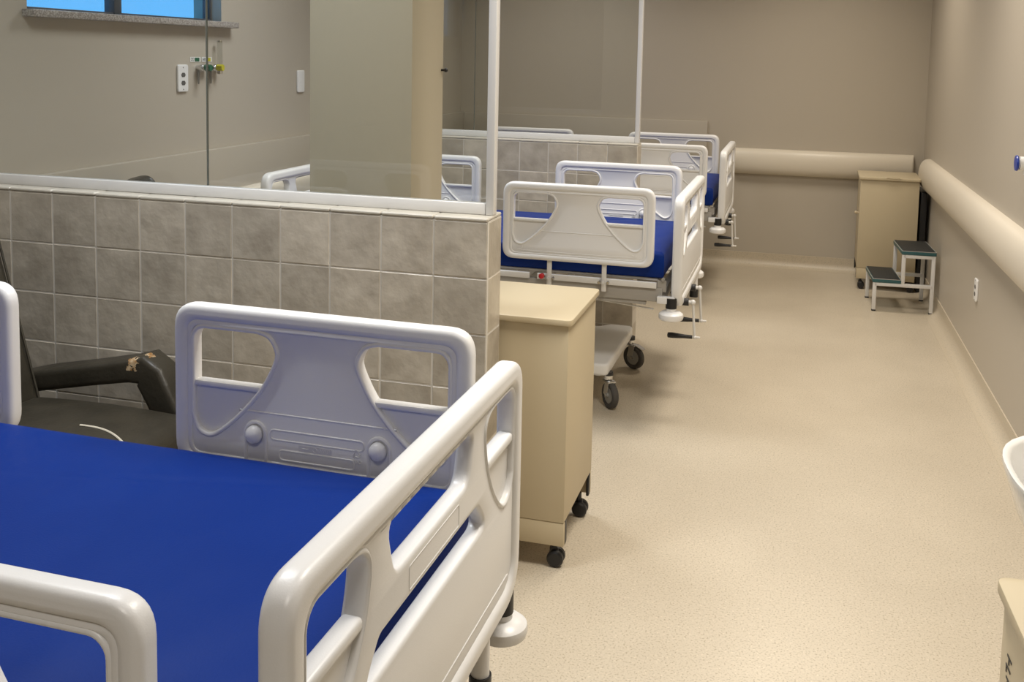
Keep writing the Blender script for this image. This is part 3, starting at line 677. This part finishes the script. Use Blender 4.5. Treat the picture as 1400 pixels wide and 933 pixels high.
# ------------------------------------------------------------------ recliner armchairs
def make_chair():
    a = empty('armchair')
    # seat, local frame: +x is the way it faces, y across
    def seat(b):
        vs = box(b, (0, 0, 0.40), (0.60, 0.52, 0.17), 0.05, 5); bmesh.ops.subdivide_edges(b, edges=list({e for v in vs for e in v.link_edges}), cuts=3, use_grid_fill=True)
        for v in b.verts:
            if v.co.z > 0.40: v.co.z += 0.035 * max(0, 1 - (v.co.x / 0.32) ** 2) * max(0, 1 - (v.co.y / 0.28) ** 2)
    sc = simple('seat', [seat], 'leather', a, angle=60)
    tp = [(0.075 + 0.17 * t, 0.012 * math.sin(3.2 * t) - 0.035 * t * t) for t in [q / 12 for q in range(13)]]
    simple('tear', [lambda b: tube(b, [(x, y, 0.4855 + 0.035 * (1 - (x / 0.32) ** 2) * (1 - (y / 0.28) ** 2)) for x, y in tp], 0.0035, 6, ry=0.0025)], 'lining', sc)
    def back(b):
        vs = box(b, (0, 0, 0.36), (0.15, 0.56, 0.72), 0.05, 5)
        bmesh.ops.subdivide_edges(b, edges=list({e for v in b.verts for e in v.link_edges}), cuts=2, use_grid_fill=True)
        for v in b.verts:
            ty = abs(v.co.y) / 0.28
            if v.co.z > 0.60: v.co.z -= 0.035 * max(0, 1 - (ty / 0.55) ** 2)
            v.co.x += 0.012 * math.sin(v.co.z * 26) * (0.3 if abs(v.co.y) > 0.24 else 1) * (1 if v.co.x > 0 else 0)
        bmesh.ops.rotate(b, cent=(0, 0, 0), matrix=Matrix.Rotation(-0.27, 3, 'Y'), verts=b.verts); bmesh.ops.translate(b, vec=(-0.338, 0, 0.375), verts=b.verts)
    bk = simple('backrest', [back], 'leather', a, angle=60)
    for s in (-1, 1):
        m = Matrix.Rotation(-0.27, 3, 'Y'); pts = [m @ Vector((0.076, s * 0.255, z)) + Vector((-0.338, 0, 0.375)) for z in (0.05, 0.2, 0.4, 0.6, 0.66)]
        simple('seam', [lambda b: tube(b, pts, 0.004, 6, upv=(0, 1, 0))], 'leather', bk)
    for s in (-1, 1):
        yy = s * 0.315; P = [Vector((-0.46, yy, 0.475)), Vector((-0.30, yy, 0.518)), Vector((-0.10, yy, 0.558)), Vector((0.02, yy, 0.582)), Vector((0.075, yy, 0.592)), Vector((0.100, yy, 0.570)), Vector((0.135, yy, 0.505)), Vector((0.20, yy, 0.39)), Vector((0.235, yy, 0.32))]
        def arm(b):
            rings = []
            for i, p in enumerate(P):
                t = (P[min(i + 1, len(P) - 1)] - P[max(i - 1, 0)]).normalized(); n = Vector((-t.z, 0, t.x)); hw = 0.048; hh = 0.034 if i < 3 else (0.036, 0.046, 0.052, 0.048, 0.048, 0.048)[i - 3]
                sec = fillet([(-hw, -hh), (hw, -hh), (hw, hh), (-hw, hh)], 0.018, 4)
                rings.append([b.verts.new(p + Vector((0, u, 0)) + n * v) for u, v in sec])
            for A, B in zip(rings, rings[1:]):
                for k in range(len(A)): b.faces.new((A[k], A[(k + 1) % len(A)], B[(k + 1) % len(A)], B[k]))
            b.faces.new(rings[0]); b.faces.new(rings[-1])
        simple('armrest', [arm], 'arm_leather', a, angle=50)
    simple('base_frame', [lambda b: ([box(b, (x, y, 0.16), (0.03, 0.03, 0.32), 0.003) for x in (-0.22, 0.22) for y in (-0.315, 0.315)], [box(b, (0, y, 0.30), (0.47, 0.03, 0.03), 0.003) for y in (-0.315, 0.315)], box(b, (0, 0, 0.30), (0.03, 0.63, 0.03), 0.003))], 'black', a)
    return a
ch = make_chair(); ch.location = (-1.125, -0.42, -0.0); ch.rotation_euler = (0, 0, 0)
tag(ch, 'dark worn recliner armchair between the nearest bed and the tiled half wall', 'armchair', 'dark recliner armchairs')
ch2 = dup(ch); ch2.location = (-1.178, 0.505, 0); ch2.scale = (1, 1, 0.985); ch2.rotation_euler = (0, 0, 0.0)
tag(ch2, 'dark armchair by the left wall, its top just peeking above the nearer half wall', 'armchair', 'dark recliner armchairs')

# ------------------------------------------------------------------ wall fittings
def outlet(loc, nrm_rot, label, cat='outlet', h=0.122, w=0.078, holes=2):
    e = empty('wall_outlet', loc, nrm_rot); tag(e, label, cat)        # local: plate faces +x
    pf = lambda u, v, q: (0.005 + q, u, v)
    simple('face_plate', [lambda b: plate(b, [rrect(-w / 2, -h / 2, w / 2, h / 2, 0.012, 5)], 0.005, 0.003, 3, pf)], 'outlet', e)
    for k in range(holes):
        z = 0.016 - k * 0.036 if holes == 2 else 0
        simple('socket', [lambda b: plate(b, [fillet([(-0.017, z - 0.001), (-0.009, z - 0.011), (0.009, z - 0.011), (0.017, z - 0.001), (0.009, z + 0.009), (-0.009, z + 0.009)], 0.003, 3)], 0.0010, 0.0004, 1, lambda u, v, q: (0.0102 + q, u, v))], 'hole' if holes == 2 else 'outlet', e)
    if holes == 2:
        for z in (0.048, -0.050): simple('screw', [lambda b: cyl(b, (0.009, 0, z), (0.0108, 0, z), 0.003, n=8)], 'hole', e)
    return e
outlet((XL, 1.232, 1.437), 0, 'white double power outlet on the left wall under the window')
sw = outlet((XL, 2.345, 1.402), 0, 'white light switch plate on the left wall half hidden by the pillar', 'switch', holes=1)
outlet((XR, 2.652, 0.452), PI, 'small white outlet low on the right wall below the bumper', h=0.112, w=0.07)
# medical gas outlets on the left wall
def gas():
    def lab(txt, col, y, label):
        g = empty('gas_label', (XL, y, 1.521)); tag(g, label, 'label', 'gas labels')
        simple('plate', [lambda b: box(b, (0.001, 0, 0), (0.002, 0.082, 0.022), 0.0005, 1)], 'white_label', g)
        simple('colour_block', [lambda b: box(b, (0.0024, 0.012, 0), (0.0012, 0.036, 0.017))], col, g, smooth=False)
        text_mesh(txt, 0.021, 'lettering', 'ink', g, Matrix(((0, 0, 1, 0.0022), (1, 0, 0, -0.024), (0, 1, 0, 0), (0, 0, 0, 1))), 0.0004)
    lab('O2', 'green', 1.340, 'small white label with green block above the left gas valve')
    lab('AR', 'yellow', 1.432, 'small white label with yellow block above the right gas valve')
    for y, c, lb in ((1.352, 'green', 'chrome and green oxygen valve on the left wall'), (1.452, 'yellow', 'chrome and yellow air valve with flow tube on the left wall')):
        e = empty('gas_valve', (XL, y, 1.484)); tag(e, lb, 'gas valve', 'gas valves')
        simple('body', [lambda b: (cyl(b, (0, 0, 0), (0.045, 0, 0), 0.011, n=14), cyl(b, (0.028, -0.02, 0), (0.028, 0.055, 0), 0.010, n=14), sphere(b, (0.028, 0.0, 0), 0.015))], 'chrome', e)
        simple('nut', [lambda b: cyl(b, (0.045, 0, 0), (0.075, 0, 0), 0.0155, n=6)], c, e)
        simple('collar', [lambda b: cyl(b, (0.028, 0.030, 0), (0.028, 0.062, 0), 0.0145, n=14)], 'black' if c == 'green' else 'yellow', e)
        simple('drop_pipe', [lambda b: cyl(b, (0.010, 0, -0.075), (0.010, 0, -0.005), 0.004, 0.006, 8)], 'hub', e)
        if c == 'yellow':
            simple('flow_tube', [lambda b: cyl(b, (0.030, 0.044, 0.008), (0.030, 0.044, 0.125), 0.013, n=16)], 'tube', e)
            simple('tube_cap', [lambda b: (cyl(b, (0.030, 0.044, 0.118), (0.030, 0.044, 0.128), 0.009, n=12), cyl(b, (0.030, 0.044, -0.03), (0.030, 0.044, 0.012), 0.012, n=12))], 'chrome', e)
gas()
g = empty('gas_valve', (XR, 1.53, 1.192)); tag(g, 'white valve with round blue cap on the right wall at the picture edge', 'gas valve')
simple('body', [lambda b: (cyl(b, (0, 0, 0), (-0.074, 0, 0), 0.019, n=18), cyl(b, (-0.048, 0, 0), (-0.066, 0, 0), 0.026, n=20), cyl(b, (-0.040, 0, -0.045), (-0.040, 0, 0.036), 0.011, n=14))], 'outlet', g)
simple('blue_cap', [lambda b: lathe(b, [(0.0, 0.0), (0.028, 0.0), (0.031, -0.004), (0.029, -0.009), (0, -0.010)], (-0.072, 0, 0), 'X', 24)], 'bluecap', g)
simple('wall_flange', [lambda b: cyl(b, (-0.004, 0, 0), (0, 0, 0), 0.034, n=24)], 'outlet', g)

# ------------------------------------------------------------------ wash basin on the right wall
def basin():
    e = empty('wash_basin', (XR, -0.80, 0)); tag(e, 'white ceramic wash basin on the right wall, cut by the picture edge', 'wash basin')
    def bowl(b):
        n = 48; rings = []
        for s, z, q in ((0.10, 0.655, 0), (0.45, 0.665, 0), (0.74, 0.705, 0), (0.90, 0.765, 0), (0.975, 0.825, 0), (1.0, 0.846, 0), (0.995, 0.852, 0), (0.965, 0.853, 0), (0.94, 0.846, 1), (0.88, 0.79, 1), (0.70, 0.725, 1), (0.40, 0.70, 1), (0.08, 0.695, 1)):
            ring = []
            for k in range(n):
                t = 2 * PI * k / n; c, sn = math.cos(t), math.sin(t); r = (abs(c) ** 2.6 + abs(sn) ** 2.6) ** (-1 / 2.6)
                ring.append(b.verts.new((-0.256 + s * 0.254 * r * c, s * 0.24 * r * sn, z)))
            rings.append(ring)
        for A, B in zip(rings, rings[1:]):
            for k in range(n): b.faces.new((A[k], A[(k + 1) % n], B[(k + 1) % n], B[k]))
        b.faces.new(rings[0]); b.faces.new(rings[-1])
    simple('bowl', [bowl], 'ceramic', e, angle=60)
    simple('pedestal', [lambda b: lathe(b, [(0.10, 0.0), (0.095, 0.03), (0.075, 0.12), (0.070, 0.45), (0.085, 0.60), (0.11, 0.67)], (-0.19, 0, 0), 'Z', 28)], 'ceramic', e)
    simple('tap', [lambda b: (cyl(b, (-0.03, 0, 0.84), (-0.03, 0, 0.95), 0.014, n=14), tube(b, [(-0.03, 0, 0.945), (-0.08, 0, 0.955), (-0.13, 0, 0.945), (-0.145, 0, 0.92)], 0.010, 10, upv=(0, 1, 0)), cyl(b, (-0.03, 0, 0.95), (-0.03, 0, 0.975), 0.018, n=14))], 'chrome', e)
basin()
